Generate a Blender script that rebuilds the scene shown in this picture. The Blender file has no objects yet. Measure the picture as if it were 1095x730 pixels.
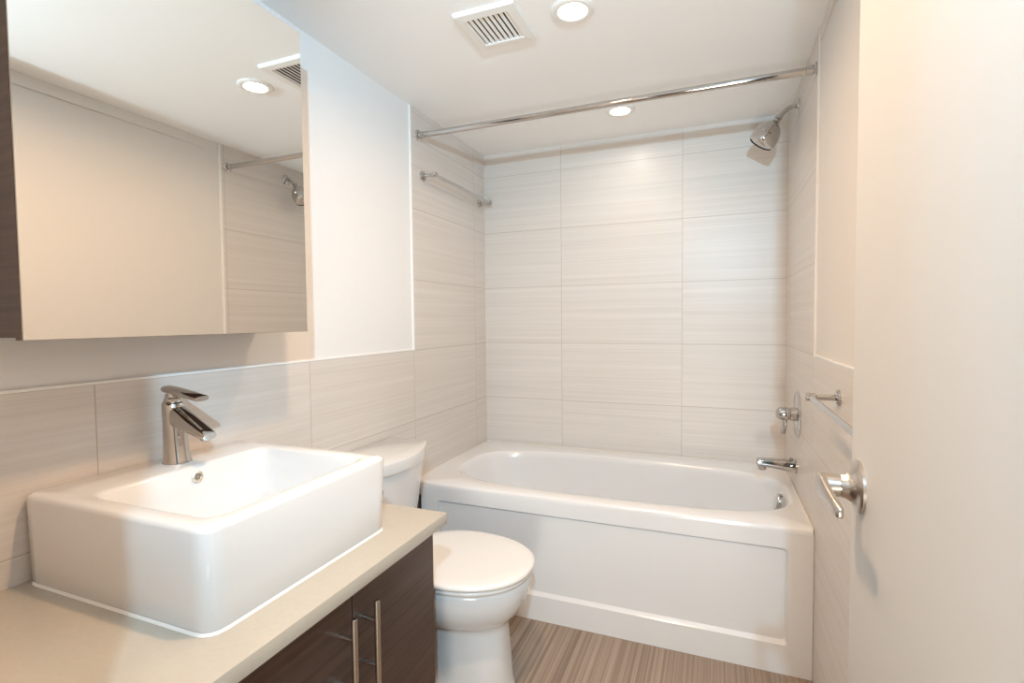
import bpy, bmesh, math, random
from mathutils import Vector, Matrix
random.seed(4)
C = bpy.context.scene.collection
PI = math.pi
W, H, T = 1.507, 2.094, 0.495        # room width, ceiling height, tub rim height
WA = 1.054                            # top of the tile wainscot
FY = -2.46                            # inner face of the front (door) wall

# ------------------------------------------------------------------ camera
cd = bpy.data.cameras.new('camera')
cam = bpy.data.objects.new('camera', cd); C.objects.link(cam)
yaw, pitch, roll, fpx = 0.3797, -0.0419, -0.0097, 545.74
cd.sensor_fit = 'HORIZONTAL'; cd.sensor_width = 36.0
cd.lens = fpx * 36.0 / 1095.0
cd.clip_start = 0.02
fwd = Vector((-math.sin(yaw)*math.cos(pitch), math.cos(yaw)*math.cos(pitch), math.sin(pitch)))
r0 = Vector((math.cos(yaw), math.sin(yaw), 0)); u0 = r0.cross(fwd)
rt = r0*math.cos(roll) + u0*math.sin(roll); up = -r0*math.sin(roll) + u0*math.cos(roll)
M = Matrix((rt, up, -fwd)).transposed().to_4x4()
M.translation = Vector((1.2073, -2.626, 1.1802))
cam.matrix_world = M
bpy.context.scene.camera = cam

# ------------------------------------------------------------------ light
vs = bpy.context.scene.view_settings
vs.view_transform = 'Standard'; vs.look = 'None'; vs.gamma = 1.0; vs.use_curve_mapping = False
vs.exposure = 0.11
wd = bpy.data.worlds.new('world'); bpy.context.scene.world = wd; wd.use_nodes = True
wd.node_tree.nodes['Background'].inputs[0].default_value = (1, .96, .92, 1)
wd.node_tree.nodes['Background'].inputs[1].default_value = 0.3
WARM = (0.97, 0.625, 0.36)
DOWN_W, DOWN2_W, DOWN3_W, FLASH_W, FILL_W, HALL_FILL_W = 3.8, 1.3, 9.6, 104.0, 19.0, 0.5
def light(name, kind, loc, power, color, size, rot=(0, 0, 0), parent=None, spread=180):
    l = bpy.data.lights.new(name, kind); l.energy = power; l.color = color
    if kind == 'AREA': l.shape = 'DISK'; l.size = size; l.spread = math.radians(spread)
    else: l.shadow_soft_size = size
    o = bpy.data.objects.new(name, l); C.objects.link(o); o.location = loc; o.rotation_euler = rot
    if parent: o.parent = parent
    return o
fl_ = light('photo_flash', 'SPOT', (1.315, -2.92, 1.75), FLASH_W, (0.48, 0.80, 1.05), 0.018, rot=(math.radians(90), 0, math.radians(24)))
fl_.data.spot_size = math.radians(128); fl_.data.spot_blend = 1.0
light('added_ceiling_fill', 'AREA', (1.22, -3.4, 0.4), FILL_W, (1.0, 0.96, 0.86), 0.5, rot=(math.radians(130), 0, math.radians(6)))  # unseen soft light, added and aimed upward to brighten ceiling and room
hl = light('added_hall_fill', 'AREA', (0.9, -3.3, 2.07), HALL_FILL_W, (1, .95, .9), 0.6)  # unseen fill added in the hall to soften light through the doorway

# ------------------------------------------------------------------ materials
def nm(name):
    m = bpy.data.materials.new(name); m.use_nodes = True
    nt = m.node_tree
    return m, nt, nt.nodes['Principled BSDF']
def N(nt, t, **kw):
    n = nt.nodes.new(t)
    for k, v in kw.items(): setattr(n, k, v)
    return n
def plain(name, col, rough=.5, metal=0., coat=0., noise=0., nscale=40., bump=0.):
    m, nt, b = nm(name)
    b.inputs['Base Color'].default_value = (*col, 1); b.inputs['Roughness'].default_value = rough
    b.inputs['Metallic'].default_value = metal; b.inputs['Coat Weight'].default_value = coat
    b.inputs['Coat Roughness'].default_value = .05
    if noise or bump:
        tc = N(nt, 'ShaderNodeTexCoord'); no = N(nt, 'ShaderNodeTexNoise')
        no.inputs['Scale'].default_value = nscale; no.inputs['Detail'].default_value = 4
        nt.links.new(tc.outputs['Object'], no.inputs['Vector'])
        if noise:
            mx = N(nt, 'ShaderNodeMix', data_type='RGBA')
            mx.inputs['A'].default_value = (*[c*(1-noise) for c in col], 1)
            mx.inputs['B'].default_value = (*[min(1, c*(1+noise)) for c in col], 1)
            nt.links.new(no.outputs['Fac'], mx.inputs['Factor'])
            nt.links.new(mx.outputs['Result'], b.inputs['Base Color'])
        if bump:
            bp = N(nt, 'ShaderNodeBump'); bp.inputs['Strength'].default_value = bump
            bp.inputs['Distance'].default_value = .002
            nt.links.new(no.outputs['Fac'], bp.inputs['Height']); nt.links.new(bp.outputs['Normal'], b.inputs['Normal'])
    return m
def streaks(name, c1, c2, hax, h0, z0, tw, th, grout, gw, vax='Z', fine=(1.6, 260), rough=.35, bump=.12, coat=0.):
    """tiles with fine streaks running along the long side; hax = axis of the tile's width, vax = of its height"""
    m, nt, b = nm(name)
    tc = N(nt, 'ShaderNodeTexCoord'); sp = N(nt, 'ShaderNodeSeparateXYZ')
    nt.links.new(tc.outputs['Object'], sp.inputs[0])
    def lin(out, off):
        a = N(nt, 'ShaderNodeMath', operation='SUBTRACT'); nt.links.new(out, a.inputs[0]); a.inputs[1].default_value = off; return a.outputs[0]
    h = lin(sp.outputs[hax], h0 - 20*tw); v = lin(sp.outputs[vax], z0 - 20*th)
    cb = N(nt, 'ShaderNodeCombineXYZ'); nt.links.new(h, cb.inputs[0]); nt.links.new(v, cb.inputs[1])
    br = N(nt, 'ShaderNodeTexBrick', offset=0.0, squash=1.0)
    br.inputs['Scale'].default_value = 1; br.inputs['Brick Width'].default_value = tw; br.inputs['Row Height'].default_value = th
    br.inputs['Mortar Size'].default_value = gw; br.inputs['Mortar Smooth'].default_value = .1; br.inputs['Bias'].default_value = 0
    br.inputs['Color1'].default_value = (0, 0, 0, 1); br.inputs['Color2'].default_value = (1, 1, 1, 1)
    nt.links.new(cb.outputs[0], br.inputs['Vector'])
    # streak noise, shifted tile by tile
    off = N(nt, 'ShaderNodeMath', operation='MULTIPLY'); nt.links.new(br.outputs['Color'], off.inputs[0]); off.inputs[1].default_value = 7.0
    def noise(sh, sv, det):
        a = N(nt, 'ShaderNodeMath', operation='MULTIPLY'); nt.links.new(h, a.inputs[0]); a.inputs[1].default_value = sh
        c = N(nt, 'ShaderNodeMath', operation='MULTIPLY'); nt.links.new(v, c.inputs[0]); c.inputs[1].default_value = sv
        d = N(nt, 'ShaderNodeCombineXYZ'); nt.links.new(a.outputs[0], d.inputs[0]); nt.links.new(c.outputs[0], d.inputs[1]); nt.links.new(off.outputs[0], d.inputs[2])
        n = N(nt, 'ShaderNodeTexNoise'); n.inputs['Scale'].default_value = 1; n.inputs['Detail'].default_value = det
        nt.links.new(d.outputs[0], n.inputs['Vector']); return n.outputs['Fac']
    n1 = noise(fine[0], fine[1], 3); n2 = noise(fine[0]*.5, fine[1]*.22, 2)
    ad = N(nt, 'ShaderNodeMath', operation='ADD'); nt.links.new(n1, ad.inputs[0]); nt.links.new(n2, ad.inputs[1])
    mr = N(nt, 'ShaderNodeMapRange'); mr.inputs['From Min'].default_value = .7; mr.inputs['From Max'].default_value = 1.3
    nt.links.new(ad.outputs[0], mr.inputs['Value'])
    mx = N(nt, 'ShaderNodeMix', data_type='RGBA'); mx.inputs['A'].default_value = (*c1, 1); mx.inputs['B'].default_value = (*c2, 1)
    nt.links.new(mr.outputs[0], mx.inputs['Factor'])
    mg = N(nt, 'ShaderNodeMix', data_type='RGBA'); mg.inputs['B'].default_value = (*grout, 1)
    nt.links.new(mx.outputs['Result'], mg.inputs['A']); nt.links.new(br.outputs['Fac'], mg.inputs['Factor'])
    nt.links.new(mg.outputs['Result'], b.inputs['Base Color'])
    b.inputs['Roughness'].default_value = rough; b.inputs['Coat Weight'].default_value = coat
    hh = N(nt, 'ShaderNodeMath', operation='SUBTRACT'); nt.links.new(mr.outputs[0], hh.inputs[0])
    g3 = N(nt, 'ShaderNodeMath', operation='MULTIPLY'); nt.links.new(br.outputs['Fac'], g3.inputs[0]); g3.inputs[1].default_value = 3
    nt.links.new(g3.outputs[0], hh.inputs[1])
    bp = N(nt, 'ShaderNodeBump'); bp.inputs['Strength'].default_value = bump; bp.inputs['Distance'].default_value = .001
    nt.links.new(hh.outputs[0], bp.inputs['Height']); nt.links.new(bp.outputs['Normal'], b.inputs['Normal'])
    return m
def wood(name, c1, c2, hax, vax, rough=.38):
    m, nt, b = nm(name)
    tc = N(nt, 'ShaderNodeTexCoord'); sp = N(nt, 'ShaderNodeSeparateXYZ'); nt.links.new(tc.outputs['Object'], sp.inputs[0])
    a = N(nt, 'ShaderNodeMath', operation='MULTIPLY'); nt.links.new(sp.outputs[hax], a.inputs[0]); a.inputs[1].default_value = 3
    c = N(nt, 'ShaderNodeMath', operation='MULTIPLY'); nt.links.new(sp.outputs[vax], c.inputs[0]); c.inputs[1].default_value = 90
    d = N(nt, 'ShaderNodeCombineXYZ'); nt.links.new(a.outputs[0], d.inputs[0]); nt.links.new(c.outputs[0], d.inputs[1])
    n = N(nt, 'ShaderNodeTexNoise'); n.inputs['Scale'].default_value = 1; n.inputs['Detail'].default_value = 5; n.inputs['Distortion'].default_value = .4
    nt.links.new(d.outputs[0], n.inputs['Vector'])
    mr = N(nt, 'ShaderNodeMapRange'); mr.inputs['From Min'].default_value = .3; mr.inputs['From Max'].default_value = .7
    nt.links.new(n.outputs['Fac'], mr.inputs['Value'])
    mx = N(nt, 'ShaderNodeMix', data_type='RGBA'); mx.inputs['A'].default_value = (*c1, 1); mx.inputs['B'].default_value = (*c2, 1)
    nt.links.new(mr.outputs[0], mx.inputs['Factor']); nt.links.new(mx.outputs['Result'], b.inputs['Base Color'])
    b.inputs['Roughness'].default_value = rough
    bp = N(nt, 'ShaderNodeBump'); bp.inputs['Strength'].default_value = .08; bp.inputs['Distance'].default_value = .001
    nt.links.new(n.outputs['Fac'], bp.inputs['Height']); nt.links.new(bp.outputs['Normal'], b.inputs['Normal'])
    return m
TC1, TC2, GR = (.655, .60, .55), (.735, .685, .635), (.50, .43, .365)
PAINT = plain('wall_paint', (.84, .835, .825), .55, noise=.01, nscale=60, bump=.05)
CEILP = plain('ceiling_paint', (.95, .945, .93), .7, noise=.01, nscale=60, bump=.05)
DOORP = plain('door_paint', (.63, .64, .635), .6, noise=.01, nscale=25, bump=.04)
SHADEP = plain('shaded_wall_paint', (.75, .715, .67), .55, noise=.01, nscale=60, bump=.05)  # white wall paint, darkened to carry the right wall's dimmer light
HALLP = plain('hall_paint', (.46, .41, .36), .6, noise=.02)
TRIMM = plain('white_edge_trim', (.9, .89, .86), .25, noise=.01)
TILE_L = streaks('streaked_tile_side', TC1, TC2, 'Y', -1.352, WA, .61, .305, GR, .0013)
TILE_R = streaks('streaked_tile_right', TC1, TC2, 'Y', -.70, WA, .61, .305, GR, .0013)
TILE_B = streaks('streaked_tile_back', TC1, TC2, 'X', .445, WA, .61, .305, GR, .0013)
FLOORM = streaks('streaked_floor_tile', (.21, .15, .11), (.46, .36, .28), 'Y', -.775, 1.05, .61, .305, (.26, .205, .16), .0010, vax='X', fine=(.8, 520), rough=.45)
CERAM = plain('white_ceramic', (.775, .77, .76), .12, coat=.6, noise=.004)
ACRYL = plain('white_acrylic', (.82, .81, .80), .16, coat=.5, noise=.004)
SEATM = plain('toilet_seat_plastic', (.88, .865, .84), .18, coat=.3, noise=.004)
CHROME = plain('polished_chrome', (.57, .555, .54), .06, metal=1., noise=.01)
NICKEL = plain('brushed_nickel', (.60, .55, .50), .27, metal=1., noise=.04, nscale=220)
MIRROR = plain('mirror_silver', (.90, .895, .87), .0, metal=1.)
EDGE = plain('mirror_glass_edge', (.42, .40, .36), .2, noise=.02)
DARK = plain('dark_opening', (.02, .018, .015), .6, noise=.05)
BRASS = plain('overflow_brass', (.86, .82, .72), .35, metal=1., noise=.03)
WOODV = wood('espresso_wood', (.052, .029, .021), (.094, .056, .041), 'Y', 'Z')
WOODC = wood('espresso_wood_side', (.052, .029, .021), (.094, .056, .041), 'X', 'Z')
STONE = plain('cream_quartz', (.52, .475, .40), .25, noise=.05, nscale=120, coat=.2)
VENTM = plain('vent_plastic', (.86, .84, .80), .4, noise=.01)
LENS, _nt, _b = nm('downlight_lens')
_b.inputs['Base Color'].default_value = (.9, .87, .8, 1)
_b.inputs['Emission Color'].default_value = (1, .9, .75, 1); _b.inputs['Emission Strength'].default_value = 6

# ------------------------------------------------------------------ builders
def link(name, bm, mat, parent=None, smooth=True, ang=35):
    me = bpy.data.meshes.new(name)
    bmesh.ops.recalc_face_normals(bm, faces=bm.faces)
    bm.to_mesh(me); bm.free()
    o = bpy.data.objects.new(name, me); C.objects.link(o)
    me.materials.append(mat)
    if smooth:
        for p in me.polygons: p.use_smooth = True
        me.set_sharp_from_angle(angle=math.radians(ang))
    if parent:
        o.parent = parent
        o.location = -Vector(parent.location)      # meshes are written in room coordinates; things sit unrotated
    return o
def thing(name, label, cat, loc=(0, 0, 0), group=None):
    o = bpy.data.objects.new(name, None); C.objects.link(o); o.location = loc; o.empty_display_size = .05
    o['label'] = label; o['category'] = cat
    if group: o['group'] = group
    return o
def tag(o, label, cat, group=None):
    o['label'] = label; o['category'] = cat
    if group: o['group'] = group
    return o
def struct(o, label=None):
    o['kind'] = 'structure'
    if label: o['label'] = label
    return o
def box(bm, x0, x1, y0, y1, z0, z1, bevel=0., seg=3):
    r = bmesh.ops.create_cube(bm, size=1)
    for v in r['verts']:
        v.co = Vector(((x0+x1)/2 + v.co.x*(x1-x0), (y0+y1)/2 + v.co.y*(y1-y0), (z0+z1)/2 + v.co.z*(z1-z0)))
    if bevel:
        es = list({e for v in r['verts'] for e in v.link_edges})
        bmesh.ops.bevel(bm, geom=es, offset=bevel, segments=seg, affect='EDGES', profile=.5)
    return bm
def bx(*a, **k): return box(bmesh.new(), *a, **k)
def loft(bm, rings, cap0=True, cap1=True, closed=True):
    vs_ = [[bm.verts.new(p) for p in r] for r in rings]
    n = len(rings[0])
    for a, b in zip(vs_, vs_[1:]):
        for i in range(n if closed else n-1):
            j = (i+1) % n
            bm.faces.new((a[i], a[j], b[j], b[i]))
    if cap0: bm.faces.new(vs_[0])
    if cap1: bm.faces.new(vs_[-1])
    return bm
def frame(d):
    d = Vector(d).normalized()
    a = Vector((0, 0, 1)) if abs(d.z) < .9 else Vector((0, 1, 0))
    s = d.cross(a).normalized(); return s, s.cross(d).normalized()
def turn(bm, org, axis, prof, n=40, cap0=True, cap1=True):
    """lathe: prof = [(distance along axis, radius)]"""
    org = Vector(org); ax = Vector(axis).normalized(); s, t = frame(ax)
    rings = [[org + ax*d + (s*math.cos(2*PI*i/n) + t*math.sin(2*PI*i/n))*r for i in range(n)] for d, r in prof]
    return loft(bm, rings, cap0, cap1)
def rod(bm, a, b, r, n=24, chamfer=.0008):
    a, b = Vector(a), Vector(b); L = (b-a).length
    return turn(bm, a, b-a, [(0, r-chamfer), (chamfer, r), (L-chamfer, r), (L, r-chamfer)], n)
def tube(bm, pts, rads, n=20, sx=1., sy=1., e=2.):
    """sweep of a superellipse section along points"""
    pts = [Vector(p) for p in pts]; rings = []
    for i, p in enumerate(pts):
        d = (pts[min(i+1, len(pts)-1)] - pts[max(i-1, 0)]).normalized()
        s, t = frame(d); rings.append([p + s*(sx*rads[i]*sgp(math.cos(2*PI*k/n), 2/e)) + t*(sy*rads[i]*sgp(math.sin(2*PI*k/n), 2/e)) for k in range(n)])
    return loft(bm, rings)
def sgp(v, p): return math.copysign(abs(v)**p, v)
def sellipse(cx, cy, a, b, z, e=2.5, n=96, ph=0.):
    out = []
    for i in range(n):
        t = 2*PI*i/n + ph
        out.append(Vector((cx + a*sgp(math.cos(t), 2/e), cy + b*sgp(math.sin(t), 2/e), z)))
    return out

# ------------------------------------------------------------------ room shell
struct(link('floor', bx(-.15, W+.15, FY-.14, .15, -.08, 0), FLOORM, smooth=False), 'brown streaked tile floor')
struct(link('ceiling', bx(-.15, W+.15, FY-.14, .15, H, H+.1), CEILP, smooth=False), 'flat off-white painted ceiling')
wl = struct(link('wall_left', bx(-.15, -.004, FY-.14, .15, 0, H), PAINT, smooth=False), 'off-white painted wall above a tile wainscot')
bm = bmesh.new(); box(bm, -.004, 0, FY, 0, 0, WA); box(bm, -.004, 0, -.738, 0, WA, H)
link('tile_cladding', bm, TILE_L, wl, smooth=False)['label'] = 'beige streaked wall tiles'
wr = struct(link('wall_right', bx(W+.004, W+.15, FY-.14, .15, 0, H), SHADEP, smooth=False), 'off-white painted wall, darkened in colour for dimmer light, above a tile wainscot, beside the door')
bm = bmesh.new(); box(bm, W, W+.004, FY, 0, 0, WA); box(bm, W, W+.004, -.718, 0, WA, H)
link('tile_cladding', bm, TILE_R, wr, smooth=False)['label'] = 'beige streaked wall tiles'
struct(link('wall_back', bx(-.004, W+.004, 0, .15, 0, H), TILE_B, smooth=False), 'beige streaked tile wall behind the bathtub')
JL, JR, DH = .755, 1.41, 2.04
bm = bmesh.new()
box(bm, -.004, JL, FY-.12, FY, 0, H); box(bm, JR, W+.004, FY-.12, FY, 0, H); box(bm, JL, JR, FY-.12, FY, DH, H)
struct(link('wall_front', bm, PAINT, smooth=False))
# the hall outside the doorway
struct(link('floor_hall', bx(-.8, 2.4, -4.2, FY-.14, -.08, 0), FLOORM, smooth=False))
struct(link('ceiling_hall', bx(-.8, 2.4, -4.2, FY-.14, H, H+.1), HALLP, smooth=False))
bm = bmesh.new(); box(bm, -.8, 2.4, -4.3, -4.2, 0, H); box(bm, -.9, -.8, -4.3, FY-.12, 0, H); box(bm, 2.4, 2.5, -4.3, FY-.12, 0, H)
box(bm, -.8, -.15, FY-.14, FY-.04, 0, H); box(bm, W+.15, 2.4, FY-.14, FY-.04, 0, H)
struct(link('wall_hall', bm, HALLP, smooth=False))
# edge trims
struct(link('trim_1', bx(-.004, .003, -.7465, -.738, WA, H), TRIMM), 'white edge strip beside the alcove tiles, left wall')
struct(link('trim_2', bx(-.004, .002, FY, -.738, WA, WA+.006), TRIMM), 'white edge strip along the left wainscot')
struct(link('trim_3', bx(W-.003, W+.004, -.73, -.718, WA, H), TRIMM), 'white edge strip beside the alcove tiles, right wall')
struct(link('trim_4', bx(W-.002, W+.004, FY, -.73, WA, WA+.006), TRIMM), 'white edge strip along the right wainscot')
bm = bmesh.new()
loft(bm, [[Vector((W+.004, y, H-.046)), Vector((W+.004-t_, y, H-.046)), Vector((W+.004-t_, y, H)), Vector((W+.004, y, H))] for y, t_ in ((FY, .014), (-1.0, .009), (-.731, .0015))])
struct(link('trim_5', bm, SHADEP, smooth=False), 'narrow painted band along the top of the right wall')

# ------------------------------------------------------------------ door, standing open
DX, DE = 1.372, -1.857
dr = struct(link('door_1', bx(DX, DX+.035, FY+.002, DE, .008, 2.03, bevel=.0015, seg=2), DOORP), 'plain pale painted door standing open beside the right wall')
hy, hz = DE-.040, .972
hd = bmesh.new()
turn(hd, (DX, hy, hz), (-1, 0, 0), [(0, .0325), (.003, .0325), (.0045, .031), (.006, .026), (.009, .0195), (.015, .0150), (.020, .0140), (.021, .0130), (.022, .0140), (.042, .0140), (.043, .0132)], 48)
dh = link('door_handle', hd, NICKEL, dr); dh['label'] = 'brushed nickel lever handle'
lv = bmesh.new(); rings = []
for f, w, th in ((-.16, .006, .003), (-.15, .0095, .0045), (-.08, .0135, .0055), (.0, .0145, .0058), (.2, .0125, .0056), (.5, .0098, .0052), (.8, .0082, .0046), (.95, .0074, .0042), (.985, .006, .0032), (1.0, .003, .0014)):
    c = Vector((DX-.0405 + .006*f*f, hy - .078*f, hz - .010*max(f, 0)**1.5))
    rings.append([c + Vector((th*sgp(math.cos(2*PI*i/24), .75), 0, w*sgp(math.sin(2*PI*i/24), .75))) for i in range(24)])
loft(lv, rings)
lo = link('lever', lv, NICKEL); lo.parent = dh

# ------------------------------------------------------------------ bathtub
tx0, tx1, ty0, ty1 = .001, W-.001, -.772, -.001
tub = thing('bathtub', 'white alcove bathtub with a framed front panel below the tiled back wall', 'bathtub', ((tx0+tx1)/2, (ty0+ty1)/2, 0))
n = 128
def rrect(x0, x1, y0, y1, z, r, n=n, rfl=None):
    rr_ = r
    cx, cy, a, b = (x0+x1)/2, (y0+y1)/2, (x1-x0)/2, (y1-y0)/2; out = []
    for i in range(n):
        t = 2*PI*i/n; dx, dy = math.cos(t), math.sin(t)
        # direction scaled to the rectangle, so corners are reached evenly
        dx, dy = dx*a, dy*b; r = rfl if rfl and dx < 0 and dy < 0 else rr_; s = 1/max(abs(dx)/a, abs(dy)/b); px, py = dx*s, dy*s
        qx, qy = abs(px)-(a-r), abs(py)-(b-r)
        if qx > 0 and qy > 0:
            l = math.hypot(qx, qy); k = r/l if l > 1e-9 else 1
            if l > r: px, py = math.copysign(a-r+qx*k, px), math.copysign(b-r+qy*k, py)
        out.append(Vector((cx+px, cy+py, z)))
    return out
icx, icy, ia, ib = .782, -.402, .692, .290
F_ = .065
rings = [rrect(tx0, tx1, ty0+.015, ty1, T-.075, .004, n, F_), rrect(tx0, tx1, ty0+.002, ty1, T-.060, .004, n, F_), rrect(tx0, tx1, ty0, ty1, T-.010, .004, n, F_),
         rrect(tx0+.0005, tx1-.0005, ty0+.002, ty1-.0005, T-.004, .004, n, F_), rrect(tx0+.001, tx1-.001, ty0+.007, ty1-.001, T, .004, n, F_)]
def inner(z, da, db, sh=0, e=3.3): return sellipse(icx+sh, icy, ia-da, ib-db, z, e, n)
rings += [inner(T, -.014, -.012), inner(T-.002, -.004, -.004), inner(T-.010, .004, .003), inner(T-.03, .012, .008), inner(T-.10, .028, .018, .008),
          inner(T-.22, .068, .04, .026), inner(T-.32, .115, .062, .045), inner(T-.36, .15, .09, .055), inner(T-.378, .20, .13, .06)]
bm = bmesh.new(); loft(bm, rings, False, True)
basin = link('basin', bm, ACRYL, tub, ang=50)
# front apron: frame with a sunken panel
bm = bmesh.new()
def fr(x0, x1, z0, z1, y): return [Vector((x0, y, z0)), Vector((x1, y, z0)), Vector((x1, y, z1)), Vector((x0, y, z1))]
ax0, ax1 = tx0+.042, tx1
px0, px1, pz0, pz1 = .122, 1.432, .098, .424
def frr(x0, x1, z0, z1, y, r, k=8):
    out = []
    for (cx, cz, a0) in ((x1-r, z1-r, 0), (x0+r, z1-r, 90), (x0+r, z0+r, 180), (x1-r, z0+r, 270)):
        for i in range(k): 
            t = math.radians(a0 + 90*i/(k-1)); out.append(Vector((cx+r*math.cos(t), y, cz+r*math.sin(t))))
    return out
ya = ty0-.0006
zm = (pz0+pz1)/2
def panel(it, dt, ib_, db):          # inset and depth at the top and sides, inset and depth at the bottom
    r_ = frr(px0+it, px1-it, pz0+ib_, pz1-it, ya, .012)
    for p in r_: p.y = ya + (dt if p.z > zm else db)
    return r_
loft(bm, [frr(ax0, ax1, 0, T-.016, ya+.03, .002), frr(ax0, ax1, 0, T-.016, ya, .002), panel(0, 0, 0, 0), panel(.0008, .010, .006, .006), panel(.0050, .010, .013, .012), panel(.0058, .006, .014, .012)], False, True)
link('apron', bm, ACRYL, tub, ang=18)
bm = bmesh.new(); turn(bm, (1.450, icy+.01, .448), (-1, 0, .18), [(0, .036), (.012, .036), (.018, .032), (.020, .015)], 36)
link('overflow_cover', bm, CHROME, tub)['label'] = 'chrome overflow cover'
bm = bmesh.new(); turn(bm, (1.18, icy, T-.3785), (0, 0, 1), [(0, .03), (.003, .03), (.005, .022)], 32)
link('drain', bm, CHROME, tub)['label'] = 'chrome drain'

bm = bmesh.new(); box(bm, tx0, tx1, -.006, -.0002, T-.004, T+.004, .002, 2); box(bm, W-.006, W-.0002, ty0+.004, -.006, T-.004, T+.004, .002, 2); box(bm, .0002, .006, ty0+.075, -.006, T-.004, T+.004, .002, 2)
link('sealant', bm, plain('cream_sealant', (.80, .74, .65), .4, noise=.02), tub)['label'] = 'cream sealant bead'
# ------------------------------------------------------------------ tub and shower fittings on the right wall
tv = thing('shower_valve', 'chrome round shower valve with lever on the right tile wall above the tub spout', 'shower valve', (W, -.383, .803))
bm = bmesh.new(); turn(bm, (W, -.383, .803), (-1, 0, 0), [(0, .09), (.003, .09), (.006, .086), (.008, .03)], 56); link('escutcheon', bm, CHROME, tv)
bm = bmesh.new(); turn(bm, (W-.007, -.383, .803), (-1, 0, 0), [(0, .027), (.02, .026), (.022, .023), (.026, .023), (.028, .026), (.05, .026), (.06, .023), (.068, .015), (.071, .004)], 40); link('hub', bm, CHROME, tv)
bm = bmesh.new(); tube(bm, [(W-.045, -.385, .785), (W-.047, -.387, .765), (W-.049, -.389, .745), (W-.052, -.391, .728), (W-.053, -.392, .724)], [.0095, .009, .0095, .010, .006], 18); link('lever', bm, CHROME, tv)
ts = thing('tub_spout', 'chrome tub spout low on the right tile wall over the bathtub rim', 'tub spout', (W, -.362, .592))
bm = bmesh.new()
def sec(x, zc, hh, hw, e=3.2): return [Vector((x, -.362 + hw*sgp(math.cos(2*PI*i/32), 2/e), zc + hh*sgp(math.sin(2*PI*i/32), 2/e))) for i in range(32)]
loft(bm, [sec(W, .592, .027, .027), sec(W-.006, .592, .027, .027), sec(W-.02, .593, .024, .025), sec(W-.06, .597, .020, .024), sec(W-.11, .599, .018, .023), sec(W-.137, .598, .017, .022), sec(W-.142, .597, .013, .018)])
link('body', bm, CHROME, ts)
bm = bmesh.new(); turn(bm, (W-.122, -.362, .585), (0, 0, -1), [(0, .016), (.012, .016), (.016, .0145), (.017, .010)], 28); link('outlet', bm, CHROME, ts)
bm = bmesh.new(); turn(bm, (W-.018, -.362, .612), (0, 0, 1), [(0, .005), (.006, .005), (.008, .008), (.013, .007), (.014, .003)], 20); link('diverter_knob', bm, CHROME, ts)
sh = thing('shower_fixture', 'chrome bell-shaped shower head on a short arm high on the right tile wall', 'shower head', (W, -.292, 2.017))
bm = bmesh.new(); turn(bm, (W, -.292, 2.017), (-1, 0, 0), [(0, .029), (.003, .029), (.007, .025), (.011, .014)], 40); link('flange', bm, CHROME, sh)
bm = bmesh.new(); arm = [Vector((W-.004, -.292, 2.017)), Vector((W-.02, -.292, 2.017)), Vector((W-.032, -.292, 2.014)), Vector((W-.044, -.292, 2.006)), Vector((W-.07, -.292, 1.983))]
tube(bm, arm, [.0095]*5, 20); link('arm', bm, CHROME, sh)
hx = Vector((-.56, 0, -.83)).normalized(); ho = Vector((W-.066, -.292, 1.987))
bm = bmesh.new(); turn(bm, ho, hx, [(0, .010), (.002, .014), (.012, .0145), (.014, .010), (.017, .0135), (.026, .0145), (.029, .011)], 28); link('swivel_joint', bm, CHROME, sh)
bm = bmesh.new(); turn(bm, ho, hx, [(.028, .013), (.034, .023), (.045, .035), (.062, .0455), (.085, .052), (.087, .0508), (.089, .052), (.112, .052), (.122, .049), (.124, .046)], 48, True, False)
link('bell', bm, CHROME, sh)
bm = bmesh.new(); turn(bm, ho, hx, [(.118, .0465), (.121, .0465), (.122, .020), (.126, .016)], 40); fp = link('spray_plate', bm, NICKEL, sh); fp['label'] = 'grey spray plate'
# shower curtain rod
rd = thing('shower_curtain_rod', 'straight chrome shower curtain rod across the tub alcove below the ceiling', 'curtain rod', (W/2, -.68, 1.985))
bm = bmesh.new(); rod(bm, (.006, -.68, 1.985), (W-.006, -.68, 1.985), .0125, 32); link('tube', bm, CHROME, rd)
for x, s in ((0, 1), (W, -1)):
    bm = bmesh.new(); turn(bm, (x, -.68, 1.985), (s, 0, 0), [(0, .024), (.004, .024), (.007, .021), (.008, .0155), (.03, .0150), (.031, .013)], 36); link('end_flange', bm, CHROME, rd)
# towel bars
def towel_bar(label, x, s, ya_, yb_, z, off, yshift=0):
    t = thing('towel_bar', label, 'towel bar', (x, (ya_+yb_)/2, z))
    bm = bmesh.new(); rod(bm, (x+s*off, ya_, z), (x+s*off, yb_, z), .0075, 20); link('bar', bm, CHROME, t)
    for y in (ya_+.014, yb_-.014):
        bm = bmesh.new(); turn(bm, (x, y, z), (s, 0, 0), [(0, .0215), (.006, .0215), (.009, .019), (.010, .008), (off-.014, .0075), (off-.011, .0105), (off+.010, .0105), (off+.012, .008)], 30)
        link('bracket', bm, CHROME, t)
towel_bar('chrome towel bar mounted on the left alcove tiles under the curtain rod', 0, 1, -.665, -.052, 1.818, .062)
towel_bar('chrome towel bar on the right tile wall partly hidden behind the open door', W, -1, -1.70, -1.075, .970, .066)

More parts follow.
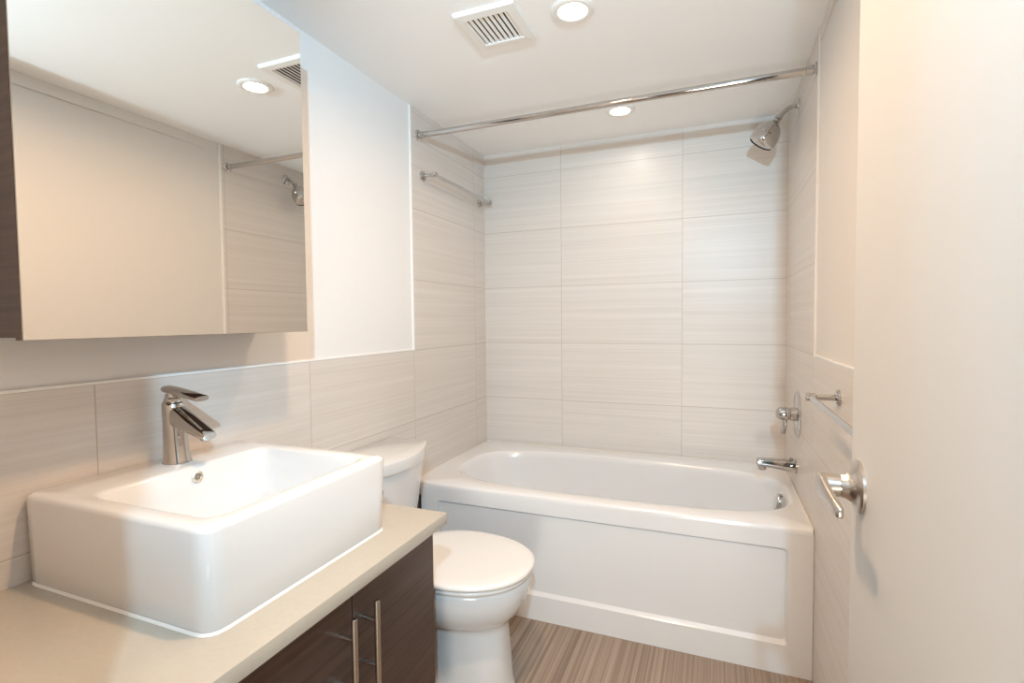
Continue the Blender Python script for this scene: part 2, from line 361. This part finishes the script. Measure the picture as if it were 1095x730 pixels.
# ------------------------------------------------------------------ ceiling: vent and downlights
vx0, vx1, vy0, vy1 = .470, .668, -1.238, -1.030
vent = thing('ceiling_vent', 'square white louvred air vent on the ceiling', 'vent', ((vx0+vx1)/2, (vy0+vy1)/2, H))
bm = bmesh.new()
def rq(x0, x1, y0, y1, z): return [Vector((x0, y0, z)), Vector((x1, y0, z)), Vector((x1, y1, z)), Vector((x0, y1, z))]
i_ = .033
loft(bm, [rq(vx0, vx1, vy0, vy1, H), rq(vx0, vx1, vy0, vy1, H-.006), rq(vx0+.004, vx1-.004, vy0+.004, vy1-.004, H-.012), rq(vx0+i_-.003, vx1-i_+.003, vy0+i_-.003, vy1-i_+.003, H-.014),
          rq(vx0+i_, vx1-i_, vy0+i_, vy1-i_, H-.012), rq(vx0+i_, vx1-i_, vy0+i_, vy1-i_, H-.0008)], False, False)
link('frame', bm, VENTM, vent, smooth=False)
link('duct_opening', bx(vx0+i_, vx1-i_, vy0+i_, vy1-i_, H-.0014, H-.0004), DARK, vent, smooth=False)
ns = 8; sw = (vx1-vx0-2*i_)/ns
for k in range(ns):
    x = vx0+i_ + (k+.5)*sw
    bm = bmesh.new(); box(bm, -.0049, .0049, vy0+i_, vy1-i_, -.0006, .0006)
    bmesh.ops.rotate(bm, verts=bm.verts, cent=(0, 0, 0), matrix=Matrix.Rotation(math.radians(-17), 3, 'Y'))
    bmesh.ops.translate(bm, verts=bm.verts, vec=(x+.0012, 0, H-.0085)); link('slat', bm, VENTM, vent, smooth=False)
for lx, ly, pw, lab in ((.809, -1.905, DOWN3_W, 'round recessed downlight in the ceiling nearest the door, between vanity and door'), (.809, -1.120, DOWN_W, 'round recessed downlight in the ceiling beside the square vent'), (.813, -.335, DOWN2_W, 'round recessed downlight in the ceiling over the bathtub behind the curtain rod')):
    d = thing('downlight', lab, 'ceiling light', (lx, ly, H), 'recessed ceiling downlights')
    bm = bmesh.new(); turn(bm, (lx, ly, H), (0, 0, -1), [(0, .064), (.003, .064), (.007, .060), (.009, .055), (.007, .044), (.001, .042)], 56, False, False)
    link('trim_ring', bm, VENTM, d)
    bm = bmesh.new(); turn(bm, (lx, ly, H-.0005), (0, 0, -1), [(0, .0425), (.002, .0425), (.0035, .038), (.004, .01)], 48); ln = link('lens', bm, LENS, d); ln['label'] = 'glowing lens'
    light('downlight_lamp', 'AREA', (0, 0, -.006), pw, WARM if pw != DOWN2_W else (1, .88, .76), .08, parent=d, spread=168)

# ------------------------------------------------------------------ toilet
ty = -1.165
toi = thing('toilet', 'white close-coupled toilet with closed lid between vanity and bathtub', 'toilet', (.36, ty, 0))
def egg(x0, x1, b, z, e=2.3, n=64, skew=.06):
    out = []; cx, a = (x0+x1)/2, (x1-x0)/2
    for i in range(n):
        t = 2*PI*i/n; c, s = math.cos(t), math.sin(t)
        out.append(Vector((cx + a*sgp(c, 2/e), ty + b*sgp(s, 2/e)*(1 - skew*c), z)))
    return out
bm = bmesh.new()
loft(bm, [egg(.14, .612, .108, 0, 3), egg(.14, .612, .108, .012, 3), egg(.15, .606, .104, .03, 3), egg(.15, .602, .101, .12, 2.8), egg(.14, .596, .100, .205, 2.6),
          egg(.13, .597, .104, .222, 2.5), egg(.12, .606, .125, .236, 2.4), egg(.11, .622, .147, .252, 2.35), egg(.10, .640, .164, .272, 2.3), egg(.085, .657, .178, .302, 2.3), egg(.07, .668, .186, .335, 2.3), egg(.06, .671, .188, .362, 2.3),
          egg(.06, .668, .186, .374, 2.3), egg(.065, .660, .180, .378, 2.3)])
link('bowl', bm, CERAM, toi, ang=60)
bm = bmesh.new()
loft(bm, [egg(.225, .669, .186, .381, 2.25), egg(.222, .673, .190, .384, 2.25), egg(.222, .673, .190, .391, 2.25), egg(.225, .669, .187, .394, 2.25)]); link('seat', bm, SEATM, toi, ang=60)
bm = bmesh.new()
loft(bm, [egg(.222, .672, .188, .3955, 2.25), egg(.218, .679, .195, .398, 2.25), egg(.217, .681, .197, .404, 2.25), egg(.219, .678, .195, .410, 2.25), egg(.228, .666, .186, .4135, 2.25), egg(.26, .62, .15, .4155, 2.2), egg(.35, .52, .07, .4165, 2.0)]); link('lid', bm, SEATM, toi, ang=60)
for dy in (-.075, .075):
    bm = bmesh.new(); turn(bm, (.215, ty+dy-.02, .398), (0, 1, 0), [(0, .008), (.002, .010), (.038, .010), (.040, .008)], 20); link('hinge', bm, SEATM, toi)
def tank(hw, d0, dm, z, xb=.012, n=24, r=.015):
    pts = [Vector((xb, ty-hw+.002, z))]
    for i in range(n+1):
        f = -1 + 2*i/n; y = ty + hw*f
        x = dm - (dm-d0)*abs(f)**2.0
        ed = max(0, (abs(f)-.93)/.07); x -= .006*ed**2
        pts.append(Vector((x, y, z)))
    pts.append(Vector((xb, ty+hw-.002, z))); return pts
bm = bmesh.new()
loft(bm, [tank(.165, .135, .175, .378), tank(.178, .145, .190, .392), tank(.190, .15, .20, .45), tank(.218, .160, .228, .62), tank(.227, .164, .238, .679)]); link('tank', bm, CERAM, toi, ang=50)
bm = bmesh.new()
loft(bm, [tank(.226, .165, .240, .6805, .008), tank(.231, .169, .246, .682, .006), tank(.233, .171, .248, .700, .005), tank(.233, .171, .248, .7165, .005), tank(.2320, .1700, .2470, .7190, .006), tank(.2295, .1680, .2450, .7200, .008)]); link('tank_lid', bm, CERAM, toi, ang=30)
bm = bmesh.new(); turn(bm, (.222, ty-.14, .64), (1, 0, 0), [(-.02, .012), (.008, .012), (.011, .009)], 24); fl = link('flush_lever', bm, CHROME, toi); fl['label'] = 'chrome flush lever'

# ------------------------------------------------------------------ vanity, countertop, sink, faucet
VZ = .668; VY = -1.478
van = thing('vanity_cabinet', 'dark espresso wood vanity cabinet under the cream countertop', 'cabinet', (.26, (FY+VY)/2, 0))
bm = bmesh.new(); box(bm, .004, .500, FY+.003, VY, .09, VZ); link('carcass', bm, WOODC, van, smooth=False)
bm = bmesh.new(); box(bm, .02, .45, FY+.01, VY-.01, .001, .09); link('toe_kick', bm, WOODV, van, smooth=False)
xd = .520
def vdoor(y0, y1, hyy):
    d = link('door', bx(.5005, xd, y0, y1, .095, VZ-.003, bevel=.001, seg=1), WOODV, van)
    if hyy is None: return
    bm = bmesh.new(); rod(bm, (xd+.035, hyy, .420), (xd+.035, hyy, .600), .0062, 24)
    for z in (.558, .462): rod(bm, (xd, hyy, z), (xd+.034, hyy, z), .0048, 16)
    h = link('handle', bm, NICKEL); h.parent = d; h['label'] = 'brushed steel bar handle'
vdoor(-1.7985, VY, -1.766); vdoor(-2.122, -1.8015, -1.838); vdoor(FY+.004, -2.125, None)
CZ = .696
ctp = tag(link('countertop', bx(.002, .580, FY+.002, -1.508, VZ+.0005, CZ, bevel=.001, seg=2), STONE), 'cream stone countertop on the dark vanity', 'countertop')
# sink
sx0, sx1, sy0, sy1, sz0, sz1 = .004, .492, -2.092, -1.642, CZ+.0005, .866
snk = thing('vessel_sink', 'large rectangular white ceramic sink on the cream countertop', 'sink', ((sx0+sx1)/2, (sy0+sy1)/2, sz0))
n = 160
def rr2(x0, x1, y0, y1, z, r): return rrect(x0, x1, y0, y1, z, r, 160)
bxs = (.142, .452, -2.052, -1.672)
def ins(d, z, r=.03, e=0): return rr2(bxs[0]+d, bxs[1]-d, bxs[2]+d, bxs[3]-d, z, r)
rings = [rr2(sx0+.004, sx1-.004, sy0+.004, sy1-.004, sz0, .026), rr2(sx0+.001, sx1-.001, sy0+.001, sy1-.001, sz0+.0015, .027), rr2(sx0, sx1, sy0, sy1, sz0+.005, .028),
         rr2(sx0, sx1, sy0-.002, sy1+.012, sz1-.010, .022), rr2(sx0+.002, sx1-.002, sy0, sy1+.010, sz1-.003, .022), rr2(sx0+.008, sx1-.008, sy0+.006, sy1+.004, sz1, .020),
         ins(-.010, sz1, .034), ins(-.004, sz1-.0015, .032), ins(0, sz1-.006, .03), ins(.006, sz1-.05, .03), ins(.014, sz1-.095, .035), ins(.024, sz1-.112, .04), ins(.045, sz1-.122, .05), ins(.12, sz1-.126, .03)]
bm = bmesh.new(); loft(bm, rings)
link('basin', bm, CERAM, snk, ang=50)
bm = bmesh.new()
loft(bm, [rr2(sx0-.0005+.002, sx1+.004, sy0-.004, sy1+.004, sz0, .031), rr2(sx0+.0018, sx1+.003, sy0-.003, sy1+.003, sz0+.002, .030), rr2(sx0+.002, sx1+.0005, sy0-.0005, sy1+.0005, sz0+.0045, .028)], False, False)
link('sealant', bm, TRIMM, snk)['label'] = 'white sealant bead around the base'
oy = -1.850; ox = .1475; oz = .842
bm = bmesh.new(); turn(bm, (ox-.002, oy, oz), (1, 0, .12), [(0, .0125), (.003, .0125), (.0045, .0105), (.0042, .0085), (.002, .008)], 36, True, True); ov = link('overflow_ring', bm, BRASS, snk); ov['label'] = 'small perforated metal overflow cover'
bm = bmesh.new()
for (a, b_) in [(0, 0)] + [(.0052*math.cos(k*PI/4), .0052*math.sin(k*PI/4)) for k in range(8)]:
    turn(bm, (ox+.0008-.12*b_, oy+a, oz+b_), (1, 0, .12), [(0, .0013), (.0006, .0013)], 10)
hl_ = link('overflow_holes', bm, DARK); hl_.parent = ov
bm = bmesh.new(); turn(bm, (.30, -1.86, sz1-.127), (0, 0, 1), [(0, .022), (.003, .022), (.004, .016)], 32); link('drain', bm, CHROME, snk)['label'] = 'chrome drain'
# faucet
fx, fy, fz = .072, -1.842, sz1+.0005
fau = thing('faucet', 'chrome single-lever faucet on the back ledge of the white sink', 'faucet', (fx, fy, fz))
bm = bmesh.new()
def ov_(cx, a, b, z, tilt=0., n=40): return [Vector((cx + a*math.cos(2*PI*i/n), fy + b*math.sin(2*PI*i/n), z + tilt*a*math.cos(2*PI*i/n))) for i in range(n)]
loft(bm, [ov_(fx, .029, .029, fz), ov_(fx, .029, .029, fz+.003), ov_(fx-.001, .0265, .0265, fz+.010), ov_(fx-.003, .0235, .0245, fz+.045), ov_(fx-.005, .022, .0235, fz+.085), ov_(fx-.006, .0225, .0235, fz+.118, -.1), ov_(fx-.006, .022, .023, fz+.132, -.15), ov_(fx-.006, .019, .020, fz+.137, -.2)])
link('body', bm, CHROME, fau, ang=40)
bm = bmesh.new()
a0 = Vector((fx-.004, fy, fz+.104)); a1 = Vector((fx+.108, fy, fz+.066)); dd = (a1-a0); rings = []
un = Vector((dd.z, 0, -dd.x)).normalized()*-1
for f, hw, hh in ((0, .019, .024), (.2, .0205, .0225), (.5, .0195, .0175), (.8, .018, .013), (.95, .017, .0105), (1.0, .0155, .008)):
    c = a0 + dd*f + un*(-.004*f + .004)
    rings.append([c + Vector((0, hw*sgp(math.cos(2*PI*i/32), .72), 0)) + un*(hh*sgp(math.sin(2*PI*i/32), .72)) for i in range(32)])
loft(bm, rings); link('spout', bm, CHROME, fau, ang=40)
bm = bmesh.new(); turn(bm, (fx+.096, fy, fz+.066), (-.30, 0, -1), [(0, .011), (.009, .011), (.011, .0095), (.012, .006)], 28); link('aerator', bm, CHROME, fau)
bm = bmesh.new(); turn(bm, (fx-.006, fy, fz+.134), (-.05, 0, 1), [(0, .016), (.004, .0185), (.010, .0185), (.013, .0155), (.022, .0145)], 32); link('lever_neck', bm, CHROME, fau)
bm = bmesh.new()
b0 = Vector((fx-.026, fy, fz+.166)); b1 = Vector((fx+.088, fy, fz+.146)); dd = b1-b0; un = Vector((-dd.z, 0, dd.x)).normalized(); rings = []
for f, hw, hh in ((-.03, .0105, .0045), (-.02, .0135, .0062), (.02, .0155, .0080), (.10, .0165, .0085), (.35, .017, .0085), (.65, .017, .0075), (.985, .0165, .0065), (1.0, .0155, .0055)):
    c = b0 + dd*f + un*(.002*f)
    rings.append([c + Vector((0, hw*sgp(math.cos(2*PI*i/28), .75), 0)) + un*(hh*sgp(math.sin(2*PI*i/28), .75)) for i in range(28)])
loft(bm, rings); link('lever', bm, CHROME, fau, ang=45)

# ------------------------------------------------------------------ mirror cabinet on the left wall
MX, my0, my1, mz0, mz1 = .179, -2.158, -1.545, 1.155, 1.946
mc = thing('mirror_cabinet', 'dark wood wall cabinet with a large mirrored door above the white sink', 'cabinet', (.09, (my0+my1)/2, mz0))
link('carcass', bx(-.0035, MX-.024, my0+.002, my1-.003, mz0+.004, mz1-.004), WOODC, mc, smooth=False)
dp = link('door_panel', bx(MX-.0215, MX-.0045, my0, my1, mz0, mz1), WOODC, mc, smooth=False)
bm = bx(MX-.004, MX, my0+.0005, my1-.0005, mz0+.0005, mz1-.0005)
mr_ = link('mirror', bm, MIRROR, mc, smooth=False); mr_['label'] = 'mirror reflecting the ceiling and the right wall'
mr_.data.materials.append(EDGE)
for p in mr_.data.polygons:
    if abs(p.normal.x) < .5: p.material_index = 1
